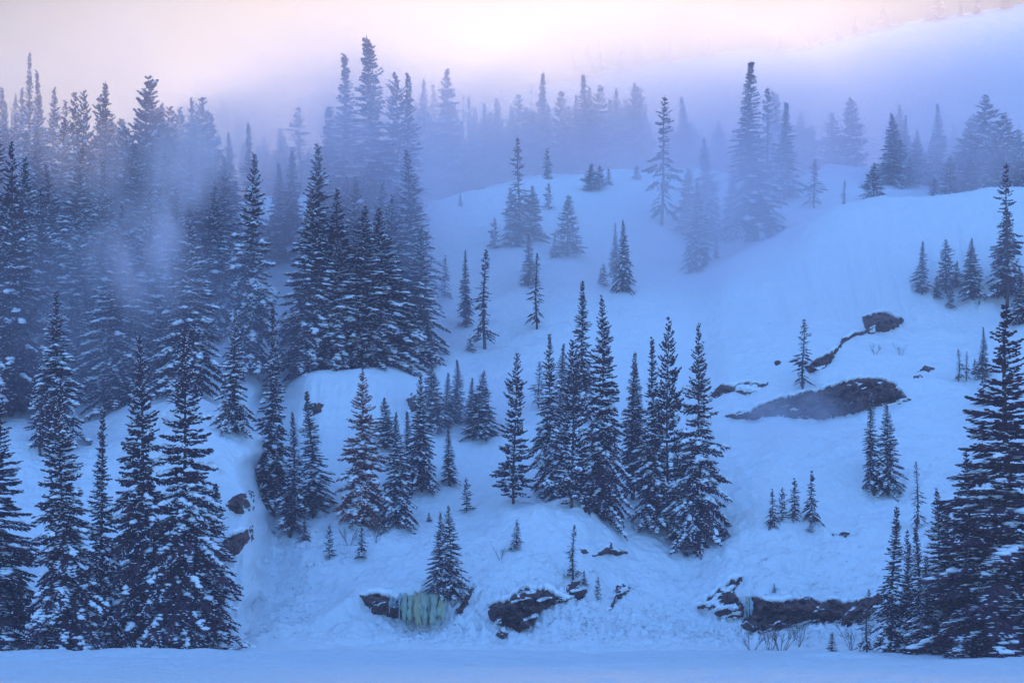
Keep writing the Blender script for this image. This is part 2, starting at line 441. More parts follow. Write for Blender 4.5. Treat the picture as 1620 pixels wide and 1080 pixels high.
import bmesh
def ico(sub):
    bm = bmesh.new(); bmesh.ops.create_icosphere(bm, subdivisions=sub, radius=1)
    bm.verts.ensure_lookup_table()
    v = np.array([v.co[:] for v in bm.verts]); f = np.array([[w.index for w in p.verts] for p in bm.faces])
    bm.free(); return v, f
ICO3 = ico(3); ICO1 = ico(1); ICO2 = ico(2)
def mist(loc, size, rot, dens, color=(0.93, 0.93, 1.0), nscale=0.05, thr=0.38, aniso=0.15, stretch=(1, 1, 1)):
    """one bank of drifting snow mist: a closed body whose density thins out to nothing at its edge"""
    m, n, l, pv = vol_mat('mist_air', dens, color, aniso)
    tc = n.new('ShaderNodeTexCoord')
    ln = n.new('ShaderNodeVectorMath'); ln.operation = 'LENGTH'
    l.new(tc.outputs['Object'], ln.inputs[0])
    fall = n.new('ShaderNodeMapRange'); fall.interpolation_type = 'SMOOTHSTEP'
    fall.inputs['From Min'].default_value = 1.0; fall.inputs['From Max'].default_value = 0.0
    l.new(ln.outputs['Value'], fall.inputs['Value'])
    geo = n.new('ShaderNodeNewGeometry')
    mp = n.new('ShaderNodeMapping'); mp.inputs['Scale'].default_value = stretch
    l.new(geo.outputs['Position'], mp.inputs['Vector'])
    nz = n.new('ShaderNodeTexNoise'); nz.inputs['Scale'].default_value = nscale; nz.inputs['Detail'].default_value = 4
    l.new(mp.outputs[0], nz.inputs['Vector'])
    nr = n.new('ShaderNodeMapRange'); nr.inputs['From Min'].default_value = thr; nr.inputs['From Max'].default_value = thr+0.22
    l.new(nz.outputs['Fac'], nr.inputs['Value'])
    m1 = n.new('ShaderNodeMath'); m1.operation = 'MULTIPLY'; m2 = n.new('ShaderNodeMath'); m2.operation = 'MULTIPLY'
    m2.inputs[1].default_value = dens
    l.new(fall.outputs[0], m1.inputs[0]); l.new(nr.outputs[0], m1.inputs[1]); l.new(m1.outputs[0], m2.inputs[0])
    l.new(m2.outputs[0], pv.inputs['Density'])
    o = obj('mist', np_mesh('mist', ICO3[0], [ICO3[1]], m), kind='stuff')
    o.location = loc; o.scale = size; o.rotation_euler = rot
    return o
#      centre                size            rotation     density
W1, W2, W3 = (1.0, 0.93, 0.97), (1.0, 0.90, 1.0), (0.90, 0.87, 1.0)
mist(P(820, 210, 300), (95, 36, 34), (0, 0, 0), 0.019, W1, 0.03, 0.22, 0.5)               # behind the main crest
mist(P(880, 262, 262), (44, 18, 20), (0, 0, 0), 0.10, W1, 0.06, 0.24, 0.5)               # low bank among the ridge trees
mist(P(640, 250, 246), (24, 16, 16), (0, 0, 0), 0.070, W1, 0.07, 0.28, 0.5)
mist(P(420, 260, 252), (26, 18, 16), (0, 0, 0), 0.060, W1, 0.06, 0.28, 0.5)
mist(P(1330, 270, 260), (52, 24, 24), (0, 0, 0), 0.045, W2, 0.06, 0.24, 0.5)              # right saddle
mist(P(1620, 250, 252), (40, 20, 22), (0, 0, 0), 0.035, W3, 0.06, 0.24, 0.5)
mist(P(760, 110, 372), (170, 44, 60), (0, 0, 0), 0.013, W1, 0.02, 0.18, 0.5)              # before the mountain
mist(P(1450, 170, 372), (90, 42, 44), (0, 0, 0), 0.008, W2, 0.02, 0.20, 0.5)
for (q, sz, rz, dn) in ((P(275, 300, 162), (4.0, 5, 9.5), 20, 0.42), (P(225, 420, 160), (6.5, 5, 5.5), 35, 0.26), (P(330, 230, 172), (7, 6, 5.5), -30, 0.22),
                        (P(150, 260, 172), (8, 6, 5), 25, 0.16), (P(560, 200, 180), (5, 5, 8), 20, 0.22)):
    mist(q, sz, (0, R(rz), 0), dn, (1.0, 0.90, 0.96), 0.42, 0.40, 0.5, (1, 1, 0.5))       # torn wisps of blowing snow in the woods
mist(P(170, 250, 200), (38, 20, 22), (0, 0, 0), 0.055, W2, 0.09, 0.32, 0.3)
mist(P(120, 500, 168), (24, 10, 12), (0, 0, 0), 0.055, W3, 0.09, 0.30)
mist(P(655, 420, 186), (7, 10, 15), (0, R(-8), 0), 0.14, W3, 0.12)
mist(P(590, 240, 190), (20, 18, 17), (0, 0, 0), 0.070, W2, 0.10, 0.32, 0.3)
mist(P(1250, 650, 168), (8, 4, 3), (0, 0, 0), 0.16, W3, 0.2)
mist(P(1160, 285, 212), (18, 14, 15), (0, 0, 0), 0.12, W2, 0.10, 0.30, 0.4)
mist(P(1540, 230, 214), (14, 9, 10), (0, 0, 0), 0.10, W2, 0.10, 0.30, 0.4)
mist(P(980, 400, 202), (32, 12, 14), (0, 0, 0), 0.060, W1, 0.06, 0.26, 0.3)                    # thin veil over the hill face
mist(P(1380, 410, 188), (20, 10, 10), (0, 0, 0), 0.035, W2, 0.06, 0.26)
mist(P(740, 620, 170), (10, 6, 6), (0, 0, 0), 0.080, W3, 0.15, 0.34)

# ------------------------------------------------------------------ rocks
def sdist(poly, x, y):
    """signed distance to a polygon, inside positive"""
    inside = np.zeros(x.shape, bool); dmin = np.full(x.shape, 1e9)
    n = len(poly)
    for i in range(n):
        x0, y0 = poly[i]; x1, y1 = poly[(i+1) % n]
        ex, ey = x1-x0, y1-y0
        t = np.clip(((x-x0)*ex+(y-y0)*ey)/(ex*ex+ey*ey+1e-9), 0, 1)
        dmin = np.minimum(dmin, np.hypot(x-(x0+t*ex), y-(y0+t*ey)))
        c = ((y0 > y) != (y1 > y)) & (x < (x1-x0)*(y-y0)/((y1-y0) if y1 != y0 else 1e-9)+x0)
        inside ^= c
    return np.where(inside, dmin, -dmin)

def outcrop(poly, label, snow=0.15, thick=0.9, seed=0, group='rock outcrops showing through the snow', step=1.5, ang=0.25, cornice=True, cat='rock'):
    poly = [tuple(p) for p in poly]
    px = [p[0] for p in poly]; py = [p[1] for p in poly]
    gx = np.arange(min(px)-8, max(px)+8, step); gy = np.arange(min(py)-8, max(py)+8, step)
    GX, GY = np.meshgrid(gx, gy, indexing='ij')
    wob = 1.6*vnoise(GX*0.22+seed, GY*0.22)+1.0*vnoise(GX*0.55, GY*0.55+seed)
    S = sdist(poly, GX, GY)+wob
    keep = S > -5
    idx = -np.ones(S.shape, int); pts = []; spts = []
    cell = 0.55*vnoise(np.floor(GX*0.11+0.05*GY+0.4*vnoise(GX*.1, GY*.1))*3.7+seed, np.floor(GY*0.14-0.03*GX)*5.1) \
         + 0.5*fbm(GX*0.09+seed, GY*0.13, 4, 0.6)
    # snow lying on the ledges: long streaks that follow the ledges
    xs = GX*math.cos(ang)-GY*math.sin(ang); ys = GX*math.sin(ang)+GY*math.cos(ang)
    sm = fbm(xs*0.035+seed*3, ys*0.13+seed, 4, 0.55)
    thr = 1.15-1.9*snow
    for i in range(S.shape[0]):
        for j in range(S.shape[1]):
            if not keep[i, j]: continue
            h, nn = hit(GX[i, j], GY[i, j])
            if h is None: continue
            s = S[i, j]
            off = min(thick, max(-0.35, s*0.09)) + ((1.15 if thick > 1.1 else 0.8)*cell[i, j] if s > 2 else 0.1*cell[i, j])*min(1, thick)
            if s > 2.5: off = max(off, 0.14)
            idx[i, j] = len(pts)
            q = h + Vector((0, -off, 0.0))
            pts.append(q)
            g = (sm[i, j]-thr)*0.9
            spts.append(q + Vector((0, -max(-0.3, min(0.22, g)), 0.02)))
    fs = []
    for i in range(S.shape[0]-1):
        for j in range(S.shape[1]-1):
            q = (idx[i, j], idx[i, j+1], idx[i+1, j+1], idx[i+1, j])
            if min(q) >= 0 and max(pts[k].y for k in q)-min(pts[k].y for k in q) < 1.3: fs.append(q)
    base = hit(sum(px)/len(px), max(py))[0] or Vector(pts[0])
    e = empty('rock_outcrop', base, label, cat, group)
    def rel(p): return [(v-base)[:] for v in p]
    obj('rock_face', np_mesh('rock_face', rel(pts), [np.array(fs)], M_rock), e)
    if cornice and max(px)-min(px) > 55:
        runs, cur = [], []
        for i in range(0, S.shape[0], 2):
            js = [j for j in range(S.shape[1]) if idx[i, j] >= 0 and S[i, j] > 1.0]
            if not js: continue
            j = js[0]; q = pts[idx[i, j]]
            if cur and (abs(gy[j]-cur[-1][1]) > 7 or abs(q.y-cur[-1][0].y) > 1.2):
                runs.append(cur); cur = []
            cur.append((q, gy[j]))
        runs.append(cur)
        lv_, lf_ = [], []
        for run in runs:
            if len(run) < 5: continue
            n = len(run); sg = 8
            b0 = len(lv_)
            for k, (q, _) in enumerate(run):
                e_ = min(1, k/4, (n-1-k)/4)
                nz_ = float(vnoise(np.array([q.x*0.8+seed]), np.array([seed*1.7]))[0])
                rr = (0.05+0.20*e_)*(1+0.6*nz_)
                for g_ in range(sg):
                    an = 2*math.pi*g_/sg
                    lv_.append((q.x-base.x, q.y-base.y-0.05+1.5*rr*math.cos(an), q.z-base.z+0.04+rr*(0.9*math.sin(an))))
            for k in range(n-1):
                for g_ in range(sg):
                    lf_.append((b0+k*sg+g_, b0+(k+1)*sg+g_, b0+(k+1)*sg+(g_+1) % sg, b0+k*sg+(g_+1) % sg))
        if lf_: obj('snow_lip', np_mesh('snow_lip', lv_, [np.array(lf_)], M_tsnow, True), e, kind='stuff')
    # keep only snow quads that come out of the rock
    fsn = []
    flat = sm.ravel()
    inv = {idx[i, j]: sm[i, j] for i in range(S.shape[0]) for j in range(S.shape[1]) if idx[i, j] >= 0}
    for q in fs:
        if max(inv[k] for k in q) > thr-0.12: fsn.append(q)
    if fsn:
        used = sorted({k for q in fsn for k in q}); mp = {k: t for t, k in enumerate(used)}
        obj('ledge_snow', np_mesh('ledge_snow', [(spts[k]-base)[:] for k in used], [np.array([[mp[k] for k in q] for q in fsn])], M_tsnow, True), e, kind='stuff')
    return e

outcrop([(568,941),(580,937),(600,936),(616,938),(636,945),(640,958),(640,974),(622,978),(606,972),(592,971),(578,955)],
        'small dark rock hollow just left of the greenish icefall', 0.16, 0.8, 1)
outcrop([(752,927),(744,940),(739,955),(730,970),(722,975),(719,968),(727,958),(735,941),(745,930)],
        'narrow leaning dark rock right of the twin firs at the shore', 0.0, 0.8, 2)
outcrop([(828,926),(845,928),(852,930),(862,927),(880,937),(900,941),(912,942),(900,950),(880,955),(862,962),(852,972),(844,984),(836,994),(820,998),(806,993),
         (790,990),(776,980),(769,968),(776,952),(790,948),(806,946),(812,936)],
        'largest reddish brown boulder at the foot of the central slope', 0.27, 1.2, 3)
outcrop([(893,931),(905,928),(928,933),(927,945),(918,951),(905,945)], 'small rock at the right tip of the reddish boulder', 0.1, 0.7, 4)
outcrop([(896,926),(905,920),(918,919),(914,927),(905,931)], 'tiny rock under the thin branchy fir on the shore slope', 0.0, 0.5, 5)
outcrop([(784,1003),(792,996),(806,1001),(802,1008),(790,1010)], 'tiny stone in snow below the reddish boulder', 0.1, 0.5, 6)
outcrop([(915,866),(925,868),(931,874),(922,877)], 'tiny rock chip left of the crag below the fir stand', 0.0, 0.5, 7)
outcrop([(932,880),(945,874),(955,866),(966,858),(970,868),(985,870),(996,874),(980,880),(962,877),(948,879)], 'low ragged crag on the slope under the central fir stand', 0.2, 0.7, 8)
outcrop([(975,925),(985,922),(998,930),(990,940),(975,950),(968,962),(962,966),(972,945)], 'icy little rock right of the tiny fir above the shore', 0.35, 0.6, 9)
outcrop([(1090,952),(1105,948),(1122,942),(1140,925),(1155,914),(1178,909),(1172,922),(1160,934),(1168,948),(1178,958),(1176,976),(1160,980),(1140,976),(1125,966),(1105,962)],
        'broken snow-streaked ledges left of the small icicle', 0.33, 0.8, 10)
outcrop([(1184,944),(1196,940),(1212,948),(1235,948),(1262,944),(1282,944),(1296,950),(1316,944),(1330,950),(1352,948),(1380,940),(1402,930),(1400,950),(1385,968),
         (1360,984),(1340,990),(1322,984),(1300,984),(1280,986),(1258,990),(1232,996),(1206,1002),(1186,999),(1170,988),(1180,975),(1182,960)],
        'long dark cliff band above the leafless shrubs', 0.16, 1.2, 11, cat='cliff')
outcrop([(1146,658),(1165,650),(1185,648),(1205,636),(1225,630),(1250,624),(1262,620),(1290,616),(1320,606),(1345,598),(1365,596),(1395,597),(1415,606),(1430,622),(1440,632),
         (1425,638),(1395,641),(1370,648),(1345,656),(1320,660),(1300,663),(1270,662),(1240,660),(1215,659),(1190,664),(1165,664)],
        'biggest blue-grey cliff band on the right hillside', 0.02, 1.4, 12, cat='cliff')
outcrop([(1362,500),(1378,494),(1398,493),(1414,500),(1427,503),(1430,508),(1420,518),(1400,524),(1375,528),(1352,532),(1335,542),(1325,556),(1315,574),(1300,584),(1280,590),(1274,580),
         (1290,566),(1312,556),(1324,546),(1334,534),(1348,526),(1370,522),(1366,512)],
        'curving rock strip ending in a dark wedge, upper right hillside', 0.10, 0.9, 13)
outcrop([(1122,622),(1140,606),(1155,610),(1180,601),(1200,606),(1216,605),(1200,618),(1178,624),(1160,618),(1145,624),(1130,630)],
        'ragged low rock patches above the left end of the big cliff band', 0.45, 0.6, 14)
outcrop([(356,796),(366,786),(376,781),(398,780),(400,800),(392,804),(384,802),(386,812),(374,812),(364,806)],
        'dark rock lump high on the rounded mound at left', 0.0, 0.8, 15)
outcrop([(396,832),(380,838),(362,846),(350,860),(342,880),(340,893),(362,884),(382,870),(396,852)],
        'dark overhung rock at the foot of the rounded mound', 0.0, 1.1, 16)
outcrop([(488,641),(500,636),(512,640),(506,652),(497,658)], 'small rock under the snow shelf behind the thin fir', 0.2, 0.6, 17)
outcrop([(644,632),(652,622),(660,630),(660,650),(648,652)], 'dark gap of rock at the right end of the snow shelf', 0.2, 0.6, 18)
outcrop([(1452,588),(1463,578),(1480,582),(1470,588)], 'flat rock sliver right of the curving rock strip', 0.1, 0.5, 19)
outcrop([(1442,596),(1455,592),(1459,596),(1450,599)], 'tiny rock sliver below the flat one on the right slope', 0.0, 0.4, 20)
outcrop([(1225,572),(1232,569),(1235,575),(1228,578)], 'tiny stone left of the crooked lone fir', 0.0, 0.4, 21)
outcrop([(1316,845),(1335,842),(1346,842),(1338,849)], 'small dark rock slit on the lower right slope', 0.2, 0.5, 22)

# frozen waterfall
def icefall(x0, x1, ytop, ybot, label, n, mats, rad=0.17):
    base, _ = hit((x0+x1)/2, ybot)
    e = empty('frozen_waterfall', base, label, 'icefall')
    tv, tf = [], []
    for i in range(n):
        fx = (i+0.5)/n
        x = x0+(x1-x0)*fx+random.uniform(-4, 4)
        yt = ytop+random.uniform(-7, 6)+8*abs(fx-0.5); yb = ybot-14*abs(fx-0.35)-random.uniform(-3, 12)
        top, _ = hit(x, yt); bot, _ = hit(x, yb)
        rings, seg = 14, 10
        r0 = rad*random.choice((0.45, 0.6, 0.9, 1.3, 1.9))*random.uniform(0.8, 1.2); dy0 = random.uniform(-1.25, -0.8)
        vs_ = []
        for k in range(rings+1):
            t = k/rings
            c = top.lerp(bot, t) + Vector((0, dy0*(0.15+0.85*min(1, t*3))-0.25*math.sin(t*3.0), 0))
            r = r0*(1.0+0.3*math.sin(t*7+i*2.1)+0.15*math.sin(t*19+i)-0.25*t)*(0.35 if k in (0, rings) else 1)
            for s in range(seg):
                an = 2*math.pi*s/seg
                rr = r*(1+0.22*math.sin(3*an+i)+random.uniform(-0.16, 0.16))
                vs_.append((c.x+rr*math.cos(an)-base.x, c.y+rr*math.sin(an)*1.2-base.y, c.z-base.z))
        fs = [(k*seg+s, k*seg+(s+1) % seg, (k+1)*seg+(s+1) % seg, (k+1)*seg+s) for k in range(rings) for s in range(seg)]
        obj('ice_column', np_mesh('ice_column', vs_, [np.array(fs)], mats[i % len(mats)] if not callable(mats) else mats(fx), True), e)
    return e
icefall(634, 706, 938, 990, 'greenish yellow frozen waterfall between dark rock and twin firs', 34,
        lambda f: random.choice([M_ice_blue, M_ice_teal]) if f < 0.15 or f > 0.9 else (M_ice_amber if (0.25 < f < 0.5 and random.random() < 0.45) or (f > 0.8 and random.random() < 0.6) else M_ice_teal), 0.125)
icefall(612, 628, 944, 972, 'thin bluish ice streaks running down the dark rock beside the frozen waterfall', 4, [M_ice_blue], 0.09)
icefall(1176, 1188, 946, 978, 'thin pale icicle column between the snowy ledges and long cliff', 3, [M_ice_blue, M_ice_teal], 0.16)

# ------------------------------------------------------------------ trees
class Geo:
    def __init__(s): s.v = []; s.f = []; s.n = 0
    def add(s, v, f):
        s.v.append(v); s.f.append(f+s.n); s.n += len(v)
    def mesh(s, name, mat, smooth=False):
        return np_mesh(name, np.concatenate(s.v), s.f, mat, smooth)
def spindles(o, d, L, w, up=None):
    """3-sided spindles: o,d (n,3) d unit, L,w (n,)"""
    n = len(o)
    ref = np.where(np.abs(d[:, 2:3]) > 0.9, np.array([[1., 0, 0]]), np.array([[0, 0, 1.]]))
    s1 = np.cross(d, ref); s1 /= np.linalg.norm(s1, axis=1, keepdims=True)+1e-9
    s2 = np.cross(s1, d)
    ro = rng.random(n)*6.28
    v = np.empty((n, 5, 3))
    v[:, 0] = o; v[:, 4] = o+d*L[:, None]
    for k in range(3):
        a = ro+k*2.094
        v[:, 1+k] = o+d*(L*0.42)[:, None]+(s1*np.cos(a)[:, None]+s2*np.sin(a)[:, None]*0.75)*w[:, None]
    t = np.array([[0, 2, 1], [0, 3, 2], [0, 1, 3], [4, 1, 2], [4, 2, 3], [4, 3, 1]])
    f = (t[None]+np.arange(n)[:, None, None]*5).reshape(-1, 3)
    return v.reshape(-1, 3), f
def blobs(c, sx, sy, sz, az, tmpl, jit=0.18):
    """flattened lumps: c (n,3); long axis along azimuth az"""
    tv, tf = tmpl; n = len(c); m = len(tv)
    v = np.broadcast_to(tv[None], (n, m, 3)).copy()
    v *= 1+rng.uniform(-jit, jit, (n, m, 1))
    x = v[..., 0]*sx[:, None]; y = v[..., 1]*sy[:, None]; z = np.where(v[..., 2] < 0, v[..., 2]*0.45, v[..., 2])*sz[:, None]
    ca, sa = np.cos(az)[:, None], np.sin(az)[:, None]
    w = np.stack([x*ca-y*sa, x*sa+y*ca, z], -1)+c[:, None]
    f = (tf[None]+np.arange(n)[:, None, None]*m).reshape(-1, 3)
    return w.reshape(-1, 3), f
OCT = (np.array([[1, 0, 0], [-1, 0, 0], [0, 1, 0], [0, -1, 0], [0, 0, 1], [0, 0, -1.]]),
       np.array([[0, 2, 4], [2, 1, 4], [1, 3, 4], [3, 0, 4], [2, 0, 5], [1, 2, 5], [3, 1, 5], [0, 3, 5]]))
def tube_np(pts, rad, seg=6):
    pts = np.asarray(pts, float); n = len(pts)
    tn = np.gradient(pts, axis=0); tn /= np.linalg.norm(tn, axis=1, keepdims=True)+1e-9
    ref = np.array([1., 0.13, 0.07]) if abs(tn[0, 2]) > 0.5 else np.array([0, 0.1, 1.])
    s1 = np.cross(tn, ref); s1 /= np.linalg.norm(s1, axis=1, keepdims=True)+1e-9
    s2 = np.cross(tn, s1)
    a = np.arange(seg)*2*np.pi/seg
    v = pts[:, None]+(s1[:, None]*np.cos(a)[None, :, None]+s2[:, None]*np.sin(a)[None, :, None])*np.asarray(rad)[:, None, None]
    i, j = np.meshgrid(np.arange(n-1), np.arange(seg), indexing='ij')
    q = np.stack([i*seg+j, i*seg+(j+1) % seg, (i+1)*seg+(j+1) % seg, (i+1)*seg+j], -1).reshape(-1, 4)
    t = np.concatenate([q[:, [0, 1, 2]], q[:, [0, 2, 3]]])
    return v.reshape(-1, 3), t

def conifer(H, W, kind, snow=0.5, bare=0.06, dens=1.0, seed=0, lean=0.0):
    """returns trunk, crown and snow meshes of one conifer, H m tall, W m crown radius"""
    global rng
    rng = np.random.default_rng(100+seed)
    r = rng
    tr, cr, sn = Geo(), Geo(), Geo()
    zz = np.linspace(-0.6, H, 14)
    wob = 0.01*H*np.sin(zz/H*5+seed)
    tx = wob+lean*(zz/H)**2*H
    rad = np.maximum(0.012*H*(1-zz/H)**0.8, 0.012)
    tr.add(*tube_np(np.stack([tx, wob*0.4, zz], 1), rad, 7))
    trx = lambda z: np.interp(z, zz, tx)
    step = {'spire': 0.30, 'fir': 0.33, 'broad': 0.40, 'pine': 0.36, 'sparse': 0.42}[kind]*max(0.45, min(1, H/14))/dens**0.5*(1.9 if H < 6 else 1)
    z = H*bare
    boughs = []
    clumpy = r.random(64)*2-1
    while z < H*0.992:
        t = z/H
        if kind == 'spire':   prof = (1-t)**0.75*(0.55+0.45*min(1, (1-t)*1.6))
        elif kind == 'fir':   prof = (1-t)**0.88
        elif kind == 'broad': prof = (1-t)**0.98
        elif kind == 'pine':  prof = (1-t)**0.62*(0.9+0.1*math.sin(t*23+seed))
        else:                 prof = (1-t)**0.7*(0.75+0.35*math.sin(t*17+seed))
        if t < 0.12: prof *= 0.65+0.35*t/0.12
        nb = {'spire': 6, 'fir': 6, 'broad': 6, 'pine': 5, 'sparse': 4}[kind]
        if t > 0.85: nb = max(4, nb-1)
        a0 = r.random()*6.28
        for k in range(nb):
            az = a0+k*2*math.pi/nb+r.uniform(-0.35, 0.35)
            cl = clumpy[int((az % 6.283)/6.283*8) % 8*8+int(t*7.99)]
            L = W*prof*(1+0.30*cl+r.uniform(-0.38, 0.22))
            if kind in ('sparse',) and r.random() < 0.22: L *= 0.45
            if kind == 'pine' and r.random() < 0.15: L *= 1.25
            L = max(L*(r.uniform(0.7, 1.25) if H < 6 else 1), 0.10*min(1, H/8))
            boughs.append((z+r.uniform(-0.9, 0.9)*step, az, L, t, cl))
        z += step*(0.65+0.5*(1-t))*r.uniform(0.8, 1.2)
    sc = max(0.5, min(1.0, H/12))
    if H < 6: sc = 0.85
    O, Dn, LL, WW = [], [], [], []
    sb, ss = [], []
    for (bz, az, L, t, cl) in boughs:
        ca, sa = math.cos(az), math.sin(az)
        if kind == 'pine':   a1, b1, c1 = 0.12+0.35*t*t, 0.26*(1-t), 0.16
        elif kind == 'broad': a1, b1, c1 = 0.14+0.6*t**2, 0.80*(1-t)+0.1, 0.17
        else:                a1, b1, c1 = 0.04+0.7*t**2, 0.90*(1-t)+0.10, 0.17
        a1 += r.uniform(-0.2, 0.14)
        f = lambda s: L*(a1*s-b1*s*s+c1*s**4)
        bx = trx(bz)
        pt = lambda s: np.array([bx+ca*s*L, sa*s*L, bz+f(s)])
        nseg = 4
        pp = np.array([pt(s) for s in np.linspace(0, 0.96, nseg)])
        if L > 0.5*sc:
            v, fc = tube_np(pp, np.linspace(0.022, 0.008, nseg)*max(0.6, L**0.5), 3)
            tr.add(v, fc)
        gap = 0.105*sc/dens if kind != 'sparse' else 0.15*sc/dens
        n = max(3, int(L/gap)) if kind != 'small' else 4
        ss_ = np.linspace(0.12 if kind != 'sparse' else 0.3, 1.0, n)
        if kind == 'pine': ss_ = 0.2+0.8*ss_
        lt = np.clip(0.42*L*(1.08-ss_)**0.8*(0.5+0.9*np.minimum(1, ss_*2.2)), 0.13*sc, 0.75*sc)
        for side in (-1, 1):
            spread = r.uniform(0.6, 1.15, n)*side
            base = np.stack([bx+ca*ss_*L, sa*ss_*L, bz+L*(a1*ss_-b1*ss_**2+c1*ss_**4)], 1)
            dirx = np.cos(az+spread); diry = np.sin(az+spread)
            slope = (a1-2*b1*ss_+4*c1*ss_**3)*0.7
            if kind == 'pine':
                dzz = r.uniform(-0.35, 0.55, n); ltk = lt*0.75
            else:
                dzz = slope-r.uniform(0.05, 1.05, n)*(1-0.7*t); ltk = lt*r.uniform(0.75, 1.15, n)*1.05
            dd = np.stack([dirx, diry, dzz], 1); dd /= np.linalg.norm(dd, axis=1, keepdims=True)
            O.append(base); Dn.append(dd); LL.append(ltk)
            WW.append(np.full(n, (0.078 if kind != 'pine' else 0.10)*sc)*r.uniform(0.8, 1.3, n))
            # snow dust on the twigs
            mk = r.random(n) < snow*0.80*(1+0.8*cl)
            if mk.any():
                cc = base[mk]+dd[mk]*(ltk[mk]*0.55)[:, None]+np.array([0, 0, 0.045*sc])
                ss.append((cc, ltk[mk]*0.38, np.arctan2(dd[mk, 1], dd[mk, 0])))
        O.append(pt(0.80)[None]); d0 = np.array([ca, sa, (a1-2*b1+4*c1)*0.8]); d0 /= np.linalg.norm(d0)
        Dn.append(d0[None]); LL.append(np.array([0.22*L+0.06])); WW.append(np.array([0.06*sc]))
        # snow pads
        ps = snow*(1.25-0.55*t)*(1+1.0*cl)
        if L > 0.35*sc and r.random() < ps:
            s0 = r.uniform(0.35, 0.75); s1 = min(1.0, s0+r.uniform(0.2, 0.6))
            m = int(np.clip((s1-s0)*L/(0.15*sc)*r.uniform(0.8, 1.3), 1, 7))
            for q in range(m):
                s = s0+(s1-s0)*(q+r.uniform(0.2, 0.8))/m
                lat = r.uniform(-0.20, 0.20)*L*(1.15-s)
                c = pt(s)+np.array([-sa*lat, ca*lat, 0.045*sc-abs(lat)*0.35])
                sz = r.uniform(0.09, 0.20)*sc*min(1.3, 0.6+0.4*L)
                sb.append((c, sz*r.uniform(0.9, 1.5), sz*r.uniform(0.7, 1.1), sz*r.uniform(0.45, 0.85), az+r.uniform(-.9, .9)))
    # leader
    O.append(np.array([[trx(H*0.97), 0, H*0.97]])); Dn.append(np.array([[0, 0, 1.]])); LL.append(np.array([0.05*H])); WW.append(np.array([0.05*sc]))
    cr.add(*spindles(np.concatenate(O), np.concatenate(Dn), np.concatenate(LL), np.concatenate(WW)))
    if ss:
        c = np.concatenate([s[0] for s in ss]); l_ = np.concatenate([s[1] for s in ss]); a_ = np.concatenate([s[2] for s in ss])
        sn.add(*blobs(c, l_, np.full(len(c), 0.06*sc)*rng.uniform(0.7, 1.5, len(c)), np.full(len(c), 0.05*sc), a_, OCT))
    if sb:
        c = np.array([s[0] for s in sb]); A = np.array([s[1:] for s in sb])
        sn.add(*blobs(c, A[:, 0], A[:, 1], A[:, 2], A[:, 3], ICO1, 0.28))
    return tr, cr, sn

PROTO = {}
def proto(key, H, W, kind, **kw):
    fol = kw.pop('mat', M_pine if kind == 'pine' else M_fol)
    t, c, s = conifer(H, W, kind, **kw)
    PROTO.setdefault(key, []).append((H, W, t.mesh('trunk', M_bark), c.mesh('crown', fol), s.mesh('snow_load', M_tsnow, True) if s.n else None))
proto('spire', 17, 1.9, 'spire', snow=0.42, seed=1)
proto('spire', 17, 1.7, 'spire', snow=0.32, seed=2, bare=0.10)
proto('spire', 14, 1.6, 'spire', snow=0.5, seed=3)
proto('fir', 16, 2.8, 'fir', snow=0.55, seed=4)
proto('fir', 16, 2.9, 'fir', snow=0.42, seed=5)
proto('fir', 13, 2.4, 'fir', snow=0.65, seed=6)
proto('fir', 17, 2.7, 'fir', snow=0.5, seed=21, bare=0.04)
proto('fir', 15, 2.6, 'fir', snow=0.6, seed=22, lean=0.01)
proto('dark', 18, 3.6, 'broad', snow=0.30, seed=7, dens=1.1)
proto('dark', 18, 3.4, 'broad', snow=0.38, seed=23, dens=1.1)
proto('broad', 13, 3.3, 'broad', snow=0.75, seed=8)
proto('rusty', 12, 3.0, 'broad', snow=0.55, seed=9, mat=M_rust)
proto('pine', 13, 2.2, 'pine', snow=0.30, seed=10)
proto('pine', 11, 2.2, 'pine', snow=0.45, seed=11)
proto('pine', 12, 2.3, 'pine', snow=0.38, seed=24)
proto('sparse', 14, 1.6, 'sparse', snow=0.18, seed=12, bare=0.12)
proto('sparse', 10, 1.6, 'sparse', snow=0.10, seed=13, bare=0.15)
proto('small', 5, 0.95, 'fir', snow=0.45, seed=14)
proto('small', 4, 0.8, 'spire', snow=0.35, seed=15)
proto('small', 5, 1.1, 'pine', snow=0.35, seed=16)

def snag(seed, H=12):
    r = np.random.default_rng(seed)
    g = Geo(); zz = np.linspace(-0.5, H, 10)
    g.add(*tube_np(np.stack([0.1*np.sin(zz), 0*zz, zz], 1), np.maximum(0.012*H*(1-zz/H), 0.02), 6))
    b = Geo()
    for k in range(46):
        z = r.uniform(0.2, 0.96)*H; az = r.random()*6.28; L = r.uniform(0.4, 1.5)*(1.1-z/H)
        s = np.linspace(0, 1, 4)
        b.add(*tube_np(np.stack([np.cos(az)*s*L, np.sin(az)*s*L, z+L*(0.1*s-0.3*s*s)+0*s], 1), 0.035*(1-0.8*s), 3))
    return (H, 1.2, g.mesh('trunk', M_bark), b.mesh('branches', M_bark), None)
PROTO['snag'] = [snag(1), snag(2)]

